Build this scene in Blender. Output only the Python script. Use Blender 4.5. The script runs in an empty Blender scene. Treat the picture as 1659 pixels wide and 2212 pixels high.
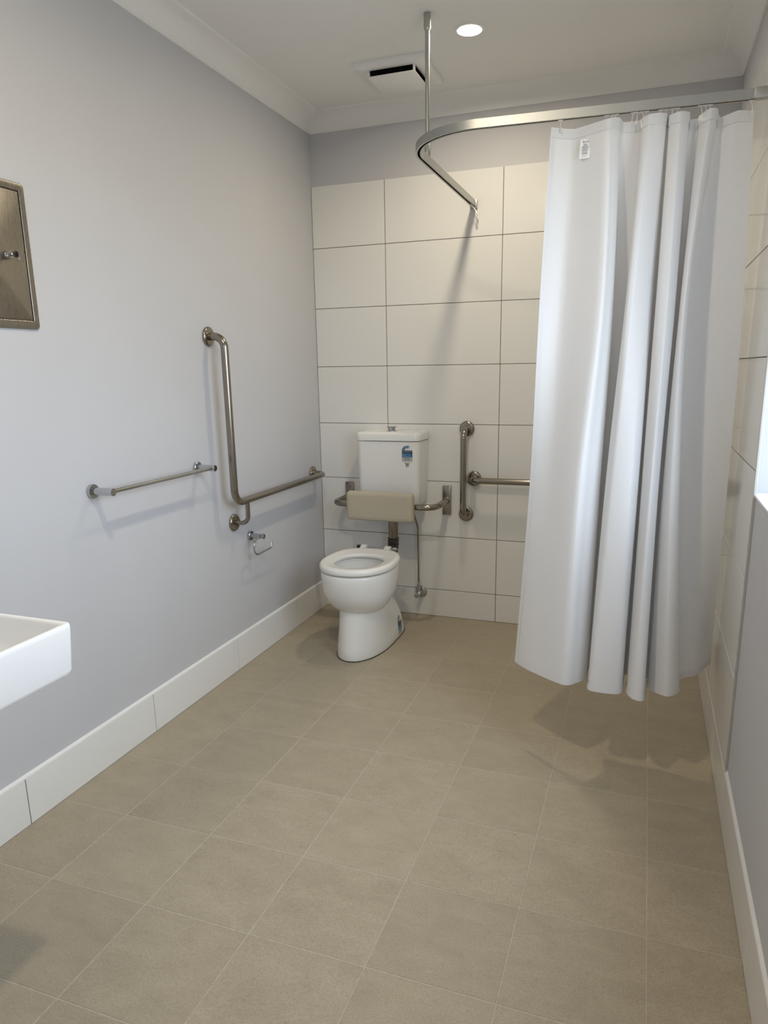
import bpy, bmesh, math, random
from mathutils import Vector, Matrix

random.seed(7)
SC = bpy.context.scene
COL = SC.collection
PI = math.pi

# ------------------------------------------------------------------ camera
W, H = 1659.0, 2212.0
F_PX = 1524.63
CAM = Vector((1.7155, -3.6110, 1.3497))
YAW, PITCH, ROLL = -0.34450, -0.22970, -0.01480
OFF_U, OFF_V = 17.07, 48.20

def camera():
    cy, sy, cp, sp = math.cos(YAW), math.sin(YAW), math.cos(PITCH), math.sin(PITCH)
    fwd = Vector((sy * cp, cy * cp, sp))
    r0 = Vector((cy, -sy, 0.0))
    u0 = r0.cross(fwd)
    c, s = math.cos(ROLL), math.sin(ROLL)
    right = r0 * c + u0 * s
    up = u0 * c - r0 * s
    cam = bpy.data.cameras.new('camera')
    cam.sensor_fit = 'VERTICAL'
    cam.sensor_height = 24.0
    cam.sensor_width = 24.0 * W / H
    cam.lens = F_PX / H * 24.0
    cam.shift_x = -OFF_U / H
    cam.shift_y = OFF_V / H
    cam.clip_start = 0.02
    ob = bpy.data.objects.new('camera', cam)
    m = Matrix((right, up, -fwd)).transposed().to_4x4()
    m.translation = CAM
    ob.matrix_world = m
    COL.objects.link(ob)
    SC.camera = ob
camera()

# ------------------------------------------------------------------ light, exposure
SKY = 9.7            # radiance of the bright overcast sky outside
LAMP = 11.6           # watts of each downlight
LAMP_SPREAD = 172    # degrees
SC.view_settings.view_transform = 'Standard'
SC.view_settings.look = 'None'
SC.view_settings.exposure = 0.03
SC.view_settings.gamma = 1.0
SC.view_settings.use_curve_mapping = False
SC.render.film_transparent = False
SC.cycles.use_denoising = True
SC.cycles.max_bounces = 12
SC.cycles.diffuse_bounces = 8
SC.cycles.glossy_bounces = 6
SC.cycles.transmission_bounces = 8
SC.cycles.transparent_max_bounces = 12
SC.cycles.sample_clamp_indirect = 6.0
SC.cycles.caustics_reflective = False
SC.cycles.caustics_refractive = False

wd = bpy.data.worlds.new('sky')
SC.world = wd
wd.use_nodes = True
nt = wd.node_tree
nt.nodes.clear()
wo = nt.nodes.new('ShaderNodeOutputWorld')
wb = nt.nodes.new('ShaderNodeBackground')
wt = nt.nodes.new('ShaderNodeTexCoord')
wx = nt.nodes.new('ShaderNodeSeparateXYZ')
wr = nt.nodes.new('ShaderNodeValToRGB')
wm = nt.nodes.new('ShaderNodeMapRange')
wm.inputs['From Min'].default_value = -1.0
nt.links.new(wt.outputs['Generated'], wx.inputs[0])
nt.links.new(wx.outputs['Z'], wm.inputs['Value'])
nt.links.new(wm.outputs[0], wr.inputs[0])
wr.color_ramp.elements[0].position = 0.47
wr.color_ramp.elements[0].color = (0.36, 0.36, 0.36, 1)      # pale ground outside
wr.color_ramp.elements[1].position = 0.53
wr.color_ramp.elements[1].color = (0.82, 0.92, 1.085, 1)      # overcast sky
nt.links.new(wr.outputs[0], wb.inputs['Color'])
wb.inputs['Strength'].default_value = SKY
nt.links.new(wb.outputs[0], wo.inputs[0])

def portal(name, loc, rot, sx, sy):
    """Guides the sky's light through an opening; adds none of its own."""
    l = bpy.data.lights.new(name, 'AREA')
    l.shape = 'RECTANGLE'
    l.size, l.size_y = sx, sy
    l.cycles.is_portal = True
    o = bpy.data.objects.new(name, l)
    o.location = loc
    o.rotation_euler = rot
    COL.objects.link(o)

# ------------------------------------------------------------------ room figures
XL, XR = 0.0, 2.012           # painted faces of the left and right walls
XT = 2.005                    # face of the right wall's tiles
YB = 0.0                      # face of the back wall's tiles
YF = -3.95                    # front wall, behind the viewer
ZC = 2.602                    # ceiling
ZB, TP, TW = 0.1554, 0.303, 0.603
ZT = ZB + 7 * TP              # top of the tiling
TILE_END = -1.487             # where the right wall's tiles stop
WIN = (-2.86, -1.455, 0.998, 2.10)   # window opening y0 y1 z0 z1
DOOR = (0.98, 1.93, 2.08)     # added unseen doorway x0 x1 top
portal('window_portal', (XR + 0.18, (WIN[0] + WIN[1]) / 2, (WIN[2] + WIN[3]) / 2), (0, PI / 2, 0), WIN[3] - WIN[2], WIN[1] - WIN[0])
portal('doorway_portal', ((DOOR[0] + DOOR[1]) / 2, YF - 0.06, DOOR[2] / 2), (PI / 2, 0, 0), DOOR[1] - DOOR[0], DOOR[2])

# ------------------------------------------------------------------ materials
def new_mat(name):
    m = bpy.data.materials.new(name)
    m.use_nodes = True
    n = m.node_tree
    b = n.nodes['Principled BSDF']
    return m, n, b

def noise(n, scale, detail=4, rough=0.5, coord='Object', dist=0.0):
    t = n.nodes.new('ShaderNodeTexCoord')
    x = n.nodes.new('ShaderNodeTexNoise')
    x.inputs['Scale'].default_value = scale
    x.inputs['Detail'].default_value = detail
    x.inputs['Roughness'].default_value = rough
    x.inputs['Distortion'].default_value = dist
    n.links.new(t.outputs[coord], x.inputs['Vector'])
    return x

def ramp(n, src, stops):
    r = n.nodes.new('ShaderNodeValToRGB')
    e = r.color_ramp.elements
    while len(e) < len(stops):
        e.new(0.5)
    for k, (p, c) in enumerate(stops):
        e[k].position = p
        e[k].color = (c[0], c[1], c[2], 1) if hasattr(c, '__len__') else (c, c, c, 1)
    n.links.new(src, r.inputs[0])
    return r

def bump(n, b, src, strength, dist):
    x = n.nodes.new('ShaderNodeBump')
    x.inputs['Strength'].default_value = strength
    x.inputs['Distance'].default_value = dist
    n.links.new(src, x.inputs['Height'])
    n.links.new(x.outputs[0], b.inputs['Normal'])

def plain(name, col, rough=0.5, metal=0.0, spec=0.5, coat=0.0, var=0.03, scale=30.0, bmp=0.0):
    m, n, b = new_mat(name)
    b.inputs['Roughness'].default_value = rough
    b.inputs['Metallic'].default_value = metal
    b.inputs['Specular IOR Level'].default_value = spec
    b.inputs['Coat Weight'].default_value = coat
    b.inputs['Coat Roughness'].default_value = 0.05
    x = noise(n, scale, 3)
    lo = [max(0, c * (1 - var)) for c in col]
    hi = [c * (1 + var) for c in col]
    r = ramp(n, x.outputs['Fac'], [(0.3, lo), (0.7, hi)])
    n.links.new(r.outputs[0], b.inputs['Base Color'])
    if bmp:
        y = noise(n, 260.0, 2)
        bump(n, b, y.outputs['Fac'], bmp, 0.0006)
    return m

M = {}
M['paint'] = plain('pale grey wall paint', (0.535, 0.535, 0.553), 0.55, var=0.012, scale=3.0, bmp=0.12, spec=0.35)
M['ceiling'] = plain('white ceiling paint', (0.78, 0.775, 0.76), 0.7, var=0.01, scale=3.0, spec=0.25)
M['cornice'] = plain('white cornice paint', (0.79, 0.785, 0.77), 0.6, var=0.01, scale=3.0, spec=0.3)
M['walltile'] = plain('white satin wall tile', (0.765, 0.76, 0.735), 0.09, var=0.012, scale=2.0, spec=0.45)
M['grout'] = plain('grey wall grout', (0.17, 0.155, 0.13), 0.9, var=0.12, scale=40, spec=0.1)
M['edge'] = plain('grey tile edge', (0.44, 0.43, 0.40), 0.45, var=0.02)
M['caulk'] = plain('white sealant', (0.74, 0.74, 0.73), 0.45, var=0.02)
M['porcelain'] = plain('white glazed china', (0.80, 0.80, 0.775), 0.07, var=0.006, scale=4, spec=0.55)
M['seat'] = plain('white seat plastic', (0.80, 0.795, 0.765), 0.2, var=0.006, scale=4, spec=0.5)
M['plastic'] = plain('white plastic', (0.78, 0.78, 0.77), 0.35, var=0.01)
M['basin'] = plain('white basin china', (0.83, 0.828, 0.82), 0.09, var=0.004, scale=4, spec=0.5)
M['pad'] = plain('beige backrest vinyl', (0.455, 0.405, 0.305), 0.42, var=0.03, scale=60, bmp=0.25)
M['seal'] = plain('dark base sealant', (0.05, 0.042, 0.03), 0.8, var=0.1)
M['black'] = plain('black plastic', (0.012, 0.012, 0.012), 0.35, var=0.1)
M['dark'] = plain('painted black shade', (0.006, 0.006, 0.006), 0.9, var=0.1, spec=0.0)  # near-black standing in for shade inside the fan and rail slot
M['rubber'] = plain('brown rubber', (0.055, 0.043, 0.034), 0.45, var=0.1, scale=80)
M['water'] = plain('water', (0.30, 0.31, 0.32), 0.03, var=0.0)
M['chrome'] = plain('polished chrome', (0.52, 0.53, 0.54), 0.06, metal=1.0, var=0.01)
M['alu'] = plain('satin aluminium', (0.47, 0.475, 0.455), 0.40, metal=1.0, var=0.02, scale=15)
M['window'] = plain('white window frame', (0.76, 0.77, 0.78), 0.35, var=0.01)

def brushed(name, col, rough, sx, sy, sz, amt=0.10):
    m, n, b = new_mat(name)
    b.inputs['Metallic'].default_value = 1.0
    t = n.nodes.new('ShaderNodeTexCoord')
    mp = n.nodes.new('ShaderNodeMapping')
    mp.inputs['Scale'].default_value = (sx, sy, sz)
    x = n.nodes.new('ShaderNodeTexNoise')
    x.inputs['Scale'].default_value = 1.0
    x.inputs['Detail'].default_value = 3
    n.links.new(t.outputs['Object'], mp.inputs[0])
    n.links.new(mp.outputs[0], x.inputs['Vector'])
    r = ramp(n, x.outputs['Fac'], [(0.3, [c * (1 - amt) for c in col]), (0.7, [c * (1 + amt) for c in col])])
    n.links.new(r.outputs[0], b.inputs['Base Color'])
    q = ramp(n, x.outputs['Fac'], [(0.3, rough * 0.8), (0.7, rough * 1.2)])
    n.links.new(q.outputs[0], b.inputs['Roughness'])
    return m
M['steel'] = brushed('brushed stainless tube', (0.315, 0.283, 0.236), 0.20, 300, 300, 300, 0.02)
M['plate'] = brushed('brushed stainless sheet', (0.315, 0.285, 0.238), 0.29, 40, 900, 40, 0.012)
M['pipe'] = brushed('stainless flush pipe', (0.29, 0.245, 0.19), 0.20, 200, 200, 8, 0.03)

def floor_mat():
    m, n, b = new_mat('beige stone look floor tile')
    t = n.nodes.new('ShaderNodeTexCoord')
    oi = n.nodes.new('ShaderNodeObjectInfo')
    sh = n.nodes.new('ShaderNodeVectorMath')
    sh.operation = 'MULTIPLY_ADD'
    cb = n.nodes.new('ShaderNodeCombineXYZ')
    n.links.new(oi.outputs['Random'], cb.inputs[0])
    n.links.new(oi.outputs['Random'], cb.inputs[1])
    n.links.new(oi.outputs['Random'], cb.inputs[2])
    sh.inputs[1].default_value = (37.0, 61.0, 13.0)
    n.links.new(cb.outputs[0], sh.inputs[0])
    n.links.new(t.outputs['Object'], sh.inputs[2])
    def ns(scale, detail, rough, dist, stretch=None):
        src = sh.outputs[0]
        if stretch:
            mp = n.nodes.new('ShaderNodeMapping')
            mp.inputs['Scale'].default_value = stretch
            mp.inputs['Rotation'].default_value = (0, 0, 0.35)
            n.links.new(src, mp.inputs[0])
            src = mp.outputs[0]
        x = n.nodes.new('ShaderNodeTexNoise')
        x.inputs['Scale'].default_value = scale
        x.inputs['Detail'].default_value = detail
        x.inputs['Roughness'].default_value = rough
        x.inputs['Distortion'].default_value = dist
        n.links.new(src, x.inputs['Vector'])
        return x
    big = ns(9.0, 6, 0.62, 0.5, (1.0, 1.8, 1.0))
    fine = ns(230.0, 3, 0.75, 0.0)
    blot = ns(46.0, 6, 0.7, 1.0, (1.0, 2.8, 1.0))
    c0 = ramp(n, big.outputs['Fac'], [(0.30, (0.338, 0.290, 0.212)), (0.55, (0.372, 0.322, 0.238)), (0.78, (0.402, 0.350, 0.263))])
    c1 = ramp(n, fine.outputs['Fac'], [(0.32, 0.84), (0.60, 1.07)])
    c2 = ramp(n, blot.outputs['Fac'], [(0.29, 0.66), (0.385, 1.0), (0.62, 1.0), (0.73, 1.12)])
    def mul(a, c):
        x = n.nodes.new('ShaderNodeMix')
        x.data_type = 'RGBA'
        x.blend_type = 'MULTIPLY'
        x.inputs[0].default_value = 1.0
        n.links.new(a, x.inputs[6])
        n.links.new(c, x.inputs[7])
        return x.outputs[2]
    v = ramp(n, oi.outputs['Random'], [(0.0, 0.965), (1.0, 1.035)])
    n.links.new(mul(mul(mul(c0.outputs[0], c1.outputs[0]), c2.outputs[0]), v.outputs[0]), b.inputs['Base Color'])
    rr = ramp(n, big.outputs['Fac'], [(0.3, 0.42), (0.7, 0.54)])
    n.links.new(rr.outputs[0], b.inputs['Roughness'])
    b.inputs['Specular IOR Level'].default_value = 0.4
    bump(n, b, blot.outputs['Fac'], 0.15, 0.0010)
    return m
M['floortile'] = floor_mat()
M['floorgrout'] = plain('pale floor grout', (0.45, 0.405, 0.33), 0.85, var=0.12, scale=60, spec=0.2)

def cloth_mat():
    m = bpy.data.materials.new('white polyester curtain')
    m.use_nodes = True
    n = m.node_tree
    n.nodes.clear()
    o = n.nodes.new('ShaderNodeOutputMaterial')
    mx = n.nodes.new('ShaderNodeMixShader')
    d = n.nodes.new('ShaderNodeBsdfDiffuse')
    tr = n.nodes.new('ShaderNodeBsdfTranslucent')
    sx = n.nodes.new('ShaderNodeMixShader')
    gl = n.nodes.new('ShaderNodeBsdfGlossy')
    gl.inputs['Roughness'].default_value = 0.55
    gl.inputs['Color'].default_value = (0.8, 0.8, 0.8, 1)
    sx.inputs[0].default_value = 0.05
    mx.inputs[0].default_value = 0.12
    t = n.nodes.new('ShaderNodeTexCoord')
    # weave
    w = n.nodes.new('ShaderNodeTexNoise')
    w.inputs['Scale'].default_value = 400.0
    n.links.new(t.outputs['Object'], w.inputs['Vector'])
    r = ramp(n, w.outputs['Fac'], [(0.3, (0.755, 0.758, 0.768)), (0.7, (0.795, 0.798, 0.808))])
    n.links.new(r.outputs[0], d.inputs['Color'])
    n.links.new(r.outputs[0], tr.inputs['Color'])
    # creases left by folding, plus slight rumple
    s = n.nodes.new('ShaderNodeSeparateXYZ')
    n.links.new(t.outputs['Object'], s.inputs[0])
    q = n.nodes.new('ShaderNodeTexNoise')
    q.inputs['Scale'].default_value = 6.0
    q.inputs['Detail'].default_value = 3
    n.links.new(t.outputs['Object'], q.inputs['Vector'])
    ad = n.nodes.new('ShaderNodeMath')
    ad.operation = 'MULTIPLY_ADD'
    ad.inputs[1].default_value = 0.05
    n.links.new(q.outputs['Fac'], ad.inputs[0])
    n.links.new(s.outputs['Z'], ad.inputs[2])
    mr = n.nodes.new('ShaderNodeMapRange')
    mr.inputs['From Min'].default_value = 0.2
    mr.inputs['From Max'].default_value = 2.2
    n.links.new(ad.outputs[0], mr.inputs['Value'])
    st = []
    for z in (0.62, 0.98, 1.205, 1.66):
        p = (z + 0.025 - 0.2) / 2.0
        st += [(p - 0.006, 0.5), (p, 0.56), (p + 0.006, 0.5)]
    rz = ramp(n, mr.outputs[0], st)
    mask = n.nodes.new('ShaderNodeTexNoise')
    mask.inputs['Scale'].default_value = 9.0
    n.links.new(t.outputs['Object'], mask.inputs['Vector'])
    mk = ramp(n, mask.outputs['Fac'], [(0.42, 0.0), (0.6, 1.0)])
    mu = n.nodes.new('ShaderNodeMath')
    mu.operation = 'MULTIPLY'
    sb = n.nodes.new('ShaderNodeMath')
    sb.operation = 'SUBTRACT'
    sb.inputs[1].default_value = 0.5
    n.links.new(rz.outputs[0], sb.inputs[0])
    n.links.new(sb.outputs[0], mu.inputs[0])
    n.links.new(mk.outputs[0], mu.inputs[1])
    b = n.nodes.new('ShaderNodeBump')
    b.inputs['Strength'].default_value = 0.35
    b.inputs['Distance'].default_value = 0.02
    n.links.new(mu.outputs[0], b.inputs['Height'])
    for k in (d, tr, gl):
        n.links.new(b.outputs[0], k.inputs['Normal'])
    n.links.new(d.outputs[0], mx.inputs[1])
    n.links.new(tr.outputs[0], mx.inputs[2])
    n.links.new(mx.outputs[0], sx.inputs[1])
    n.links.new(gl.outputs[0], sx.inputs[2])
    n.links.new(sx.outputs[0], o.inputs[0])
    return m
M['cloth'] = cloth_mat()

def flat(name, col, rough=0.5):
    return plain(name, col, rough, var=0.0, spec=0.3)
M['label'] = flat('white satin label', (0.9, 0.9, 0.9))
M['p_white'] = flat('label white', (0.72, 0.72, 0.70))
M['p_grey'] = flat('label grey', (0.42, 0.44, 0.43))
M['p_blue'] = flat('label blue', (0.006, 0.105, 0.26))
M['p_black'] = flat('label black', (0.012, 0.012, 0.014))
M['p_red'] = flat('label dark red', (0.16, 0.012, 0.018))
M['p_lilac'] = flat('label print white', (0.70, 0.74, 0.78))

def glass_mat():
    m = bpy.data.materials.new('window glass')
    m.use_nodes = True
    n = m.node_tree
    n.nodes.clear()
    o = n.nodes.new('ShaderNodeOutputMaterial')
    mx = n.nodes.new('ShaderNodeMixShader')
    t = n.nodes.new('ShaderNodeBsdfTransparent')
    t.inputs[0].default_value = (0.93, 0.95, 0.95, 1)
    g = n.nodes.new('ShaderNodeBsdfGlossy')
    g.inputs['Roughness'].default_value = 0.02
    lw = n.nodes.new('ShaderNodeLayerWeight')
    lw.inputs['Blend'].default_value = 0.5
    pw = n.nodes.new('ShaderNodeMath')
    pw.operation = 'POWER'
    pw.inputs[1].default_value = 5.0
    f = n.nodes.new('ShaderNodeMath')
    f.operation = 'MULTIPLY_ADD'
    f.inputs[1].default_value = 0.90
    f.inputs[2].default_value = 0.04
    n.links.new(lw.outputs['Facing'], pw.inputs[0])
    n.links.new(pw.outputs[0], f.inputs[0])
    n.links.new(f.outputs[0], mx.inputs[0])
    n.links.new(t.outputs[0], mx.inputs[1])
    n.links.new(g.outputs[0], mx.inputs[2])
    n.links.new(mx.outputs[0], o.inputs[0])
    return m
M['glass'] = glass_mat()

def emit_mat():
    m = bpy.data.materials.new('lit downlight diffuser')
    m.use_nodes = True
    n = m.node_tree
    n.nodes.clear()
    o = n.nodes.new('ShaderNodeOutputMaterial')
    e = n.nodes.new('ShaderNodeEmission')
    e.inputs[0].default_value = (1.0, 0.87, 0.66, 1)
    e.inputs[1].default_value = 14.0
    n.links.new(e.outputs[0], o.inputs[0])
    return m
M['emit'] = emit_mat()

# ------------------------------------------------------------------ mesh helpers
def mesh_from(bm, name, smooth=None, recalc=True):
    if recalc:
        bmesh.ops.recalc_face_normals(bm, faces=bm.faces)
    me = bpy.data.meshes.new(name)
    bm.to_mesh(me)
    bm.free()
    if smooth is not None:
        for p in me.polygons:
            p.use_smooth = True
        if smooth < 179:
            me.set_sharp_from_angle(angle=math.radians(smooth))
    return me

def root_of(o):
    while o.parent:
        o = o.parent
    return o

def obj(name, bm, mat, parent=None, smooth=None, recalc=True):
    """Links one mesh object. Vertices come in room coordinates."""
    off = root_of(parent).location.copy() if parent else Vector()
    if parent:
        bmesh.ops.translate(bm, vec=-off, verts=bm.verts)
    me = mesh_from(bm, name, smooth, recalc)
    for m in (mat if isinstance(mat, (list, tuple)) else [mat]):
        me.materials.append(m)
    o = bpy.data.objects.new(name, me)
    COL.objects.link(o)
    if parent:
        o.parent = parent
    return o

def thing(name, label, cat, loc, group=None):
    o = bpy.data.objects.new(name, None)
    o.empty_display_size = 0.05
    COL.objects.link(o)
    o.location = loc
    return tag(o, label, cat, group)

def tag(o, label, cat, group=None):
    o['label'] = label
    o['category'] = cat
    if group:
        o['group'] = group
    return o

def struct(o):
    o['kind'] = 'structure'
    return o

def box(bm, x0, x1, y0, y1, z0, z1, bev=0.0, seg=2):
    v = [bm.verts.new(p) for p in ((x0, y0, z0), (x1, y0, z0), (x1, y1, z0), (x0, y1, z0), (x0, y0, z1), (x1, y0, z1), (x1, y1, z1), (x0, y1, z1))]
    fs = [bm.faces.new([v[i] for i in f]) for f in ((0, 3, 2, 1), (4, 5, 6, 7), (0, 1, 5, 4), (1, 2, 6, 5), (2, 3, 7, 6), (3, 0, 4, 7))]
    if bev:
        es = list({e for f in fs for e in f.edges})
        bmesh.ops.bevel(bm, geom=es, offset=bev, segments=seg, affect='EDGES', profile=0.5)
    return bm

def NB():
    return bmesh.new()

def fillet(pts, rad, seg=10):
    """Polyline with rounded corners."""
    pts = [Vector(p) for p in pts]
    out = [pts[0]]
    for i in range(1, len(pts) - 1):
        a, b, c = pts[i - 1], pts[i], pts[i + 1]
        r = rad[i - 1] if isinstance(rad, (list, tuple)) else rad
        d1, d2 = (a - b).normalized(), (c - b).normalized()
        ang = d1.angle(d2)
        if r <= 0 or abs(ang - PI) < 1e-3:
            out.append(b)
            continue
        t = r / math.tan(ang / 2)
        cen = b + (d1 + d2).normalized() * (r / math.sin(ang / 2))
        p0, p1 = b + d1 * t, b + d2 * t
        v0, v1 = p0 - cen, p1 - cen
        tot = v0.angle(v1)
        for k in range(seg + 1):
            f = k / seg
            out.append(cen + (v0 * math.sin((1 - f) * tot) + v1 * math.sin(f * tot)) / math.sin(tot))
    out.append(pts[-1])
    return out

def tube(bm, path, r, seg=20, cap=True):
    path = [Vector(p) for p in path]
    n = len(path)
    rs = r if isinstance(r, (list, tuple)) else [r] * n
    tang = []
    for i in range(n):
        a = path[max(i - 1, 0)]
        b = path[min(i + 1, n - 1)]
        tang.append((b - a).normalized())
    up = Vector((0, 0, 1)) if abs(tang[0].z) < 0.9 else Vector((1, 0, 0))
    nor = (up - tang[0] * up.dot(tang[0])).normalized()
    rings = []
    for i in range(n):
        nor = (nor - tang[i] * nor.dot(tang[i])).normalized()
        bi = tang[i].cross(nor)
        rings.append([bm.verts.new(path[i] + (nor * math.cos(2 * PI * k / seg) + bi * math.sin(2 * PI * k / seg)) * rs[i]) for k in range(seg)])
    for a, b in zip(rings, rings[1:]):
        for k in range(seg):
            bm.faces.new((a[k], a[(k + 1) % seg], b[(k + 1) % seg], b[k]))
    if cap:
        bm.faces.new(list(reversed(rings[0])))
        bm.faces.new(rings[-1])
    return bm

def lathe(bm, org, axis, prof, seg=32):
    """prof: (distance along the axis, radius) pairs."""
    org, ax = Vector(org), Vector(axis).normalized()
    up = Vector((0, 0, 1)) if abs(ax.z) < 0.9 else Vector((1, 0, 0))
    e1 = (up - ax * up.dot(ax)).normalized()
    e2 = ax.cross(e1)
    rings = []
    for h, r in prof:
        if r < 1e-6:
            rings.append([bm.verts.new(org + ax * h)])
        else:
            rings.append([bm.verts.new(org + ax * h + (e1 * math.cos(2 * PI * k / seg) + e2 * math.sin(2 * PI * k / seg)) * r) for k in range(seg)])
    for a, b in zip(rings, rings[1:]):
        for k in range(seg):
            j = (k + 1) % seg
            if len(a) == 1 and len(b) > 1:
                bm.faces.new((a[0], b[j], b[k]))
            elif len(b) == 1 and len(a) > 1:
                bm.faces.new((a[k], a[j], b[0]))
            elif len(a) > 1:
                bm.faces.new((a[k], a[j], b[j], b[k]))
    if len(rings[0]) > 1:
        bm.faces.new(list(reversed(rings[0])))
    if len(rings[-1]) > 1:
        bm.faces.new(rings[-1])
    return bm

def loft(bm, loops, cap0=True, cap1=True, ring=False):
    vs = [[bm.verts.new(p) for p in l] for l in loops]
    n = len(vs[0])
    prs = list(zip(vs, vs[1:])) + ([(vs[-1], vs[0])] if ring else [])
    for a, b in prs:
        for k in range(n):
            bm.faces.new((a[k], a[(k + 1) % n], b[(k + 1) % n], b[k]))
    if not ring and cap0:
        bm.faces.new(list(reversed(vs[0])))
    if not ring and cap1:
        bm.faces.new(vs[-1])
    return bm

def rrect(w, h, r, seg=6, cx=0.0, cy=0.0):
    """Rounded rectangle outline, centred."""
    out = []
    for sx, sy, a0 in ((1, 1, 0), (-1, 1, PI / 2), (-1, -1, PI), (1, -1, 1.5 * PI)):
        for k in range(seg + 1):
            a = a0 + PI / 2 * k / seg
            out.append((cx + sx * (w / 2 - r) + r * math.cos(a), cy + sy * (h / 2 - r) + r * math.sin(a)))
    return out

def sweep(bm, path, prof, cap=True):
    """Carries a (sideways, up) profile along a path that stays close to level."""
    path = [Vector(p) for p in path]
    n = len(path)
    loops = []
    for i in range(n):
        t = (path[min(i + 1, n - 1)] - path[max(i - 1, 0)])
        t.z = 0
        t.normalize()
        side = Vector((-t.y, t.x, 0))
        loops.append([path[i] + side * a + Vector((0, 0, 1)) * b for a, b in prof])
    return loft(bm, loops, cap, cap)

# ------------------------------------------------------------------ the room shell
def build_room():
    T = 0.15
    bm = NB(); box(bm, -T, XR + T, YF - T, T, -0.12, -0.0006)
    fl = struct(obj('floor', bm, M['floorgrout']))
    bm = NB(); box(bm, -T, XR + T, YF - T, T, ZC, ZC + 0.1)
    struct(obj('ceiling', bm, M['ceiling']))
    bm = NB(); box(bm, -T, 0.0, YF - T, T, -0.1, ZC)
    wl = struct(obj('wall_left', bm, M['paint']))
    bm = NB(); box(bm, 0.0, XR, 0.008, T, -0.1, ZC)
    wb_ = struct(obj('wall_back', bm, M['paint']))
    # right wall with its window opening
    y0, y1, z0, z1 = WIN
    xa, xb = XR, XR + 0.20
    bm = NB()
    box(bm, xa, xb, YF - T, y0, -0.1, ZC)
    box(bm, xa, xb, y1, T, -0.1, ZC)
    box(bm, xa, xb, y0, y1, -0.1, z0)
    box(bm, xa, xb, y0, y1, z1, ZC)
    wr_ = struct(obj('wall_right', bm, M['paint']))
    # front wall behind the viewer, with an added unseen doorway
    bm = NB()
    box(bm, 0.0, DOOR[0], YF - 0.11, YF, -0.1, ZC)
    box(bm, DOOR[1], XR, YF - 0.11, YF, -0.1, ZC)
    box(bm, DOOR[0], DOOR[1], YF - 0.11, YF, DOOR[2], ZC)
    struct(obj('wall_front', bm, M['paint']))
    # unseen door, left open outwards so fill light reaches the curtain
    hx, hy, wd_ = DOOR[1] - 0.003, YF - 0.115, DOOR[1] - DOOR[0] - 0.006
    bm = NB(); box(bm, hx - 0.040, hx, hy - wd_, hy, 0.004, DOOR[2] - 0.003, 0.002)
    dr = struct(obj('door_1', bm, M['cornice']))
    for s_ in (-1, 1):
        x0_ = hx - 0.040 if s_ < 0 else hx
        bm = NB()
        lathe(bm, (x0_, hy - wd_ + 0.065, 1.0), (s_, 0, 0), [(0, 0.026), (0.008, 0.026), (0.009, 0.010), (0.045, 0.010)], 20)
        tube(bm, [(x0_ + s_ * 0.045, hy - wd_ + 0.060, 1.0), (x0_ + s_ * 0.045, hy - wd_ + 0.185, 1.0)], 0.009, 12)
        obj('door_handle', bm, M['steel'], dr, 40)
    # unseen roof and screen, added outside to cut light through the doorway
    bm = NB()
    box(bm, -1.2, 3.6, -6.3, YF - 0.152, 2.32, 2.42)
    box(bm, -1.2, 3.6, -5.75, -5.65, -0.12, 1.90)
    struct(obj('added_light_screen', bm, M['grout']))
    bm = NB(); box(bm, -1.2, 3.6, -6.3, YF - 0.152, -0.12, -0.02)
    struct(obj('floor', bm, M['grout']))  # unseen slab added outside, kept dark to limit bounced light
    # window
    bm = NB()
    xf0, xf1 = XR + 0.155, XR + 0.192
    f = 0.045
    box(bm, xf0, xf1, y0, y0 + f, z0, z1, 0.003)
    box(bm, xf0, xf1, y1 - f, y1, z0, z1, 0.003)
    box(bm, xf0, xf1, y0 + f, y1 - f, z0, z0 + f, 0.003)
    box(bm, xf0, xf1, y0 + f, y1 - f, z1 - f, z1, 0.003)
    ym = (y0 + y1) / 2
    box(bm, xf0, xf1, ym - 0.022, ym + 0.022, z0 + f, z1 - f, 0.003)
    w = struct(obj('window_1', bm, M['window']))
    for a, b in ((y0 + f, ym - 0.022), (ym + 0.022, y1 - f)):
        bm = NB(); box(bm, xf0 + 0.014, xf0 + 0.019, a, b, z0 + f, z1 - f)
        obj('pane', bm, M['glass'], w)
    bm = NB(); box(bm, XR - 0.004, xf0, y0, y1, z0 - 0.004, z0 + 0.004, 0.0015)
    obj('sill', bm, M['window'], w)

    # ---- grout beds
    bm = NB(); box(bm, 0.0, XT + 0.012, 0.0016, 0.009, 0.0, ZT - 0.002)
    obj('grout_bed', bm, M['grout'], wb_)
    bm = NB(); box(bm, XT + 0.0016, XR + 0.001, TILE_END, 0.001, 0.0, ZT - 0.002)
    obj('grout_bed', bm, M['grout'], wr_)

    # ---- tiles: alike pieces share a mesh
    cache = {}
    def tile(parent, size, loc, mat, bev=0.0012, dz=0.0):
        """A tile of the given size whose centre is loc."""
        key = (round(size[0], 4), round(size[1], 4), round(size[2], 4), mat.name)
        if key not in cache:
            bm = NB()
            box(bm, -size[0] / 2, size[0] / 2, -size[1] / 2, size[1] / 2, -size[2] / 2, size[2] / 2, bev, 1)
            me = mesh_from(bm, 'tile')
            me.materials.append(mat)
            cache[key] = me
        o = bpy.data.objects.new('tile', cache[key])
        o.location = Vector(loc)
        COL.objects.link(o)
        o.parent = parent
        return o
    J = 0.003
    rows = [(0.0, ZB)] + [(ZB + k * TP, ZB + (k + 1) * TP) for k in range(7)]
    cols = [(0.0, 0.4062), (0.4062, 0.4062 + TW), (0.4062 + TW, 0.4062 + 2 * TW), (0.4062 + 2 * TW, XT)]
    D = 0.0078
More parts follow.
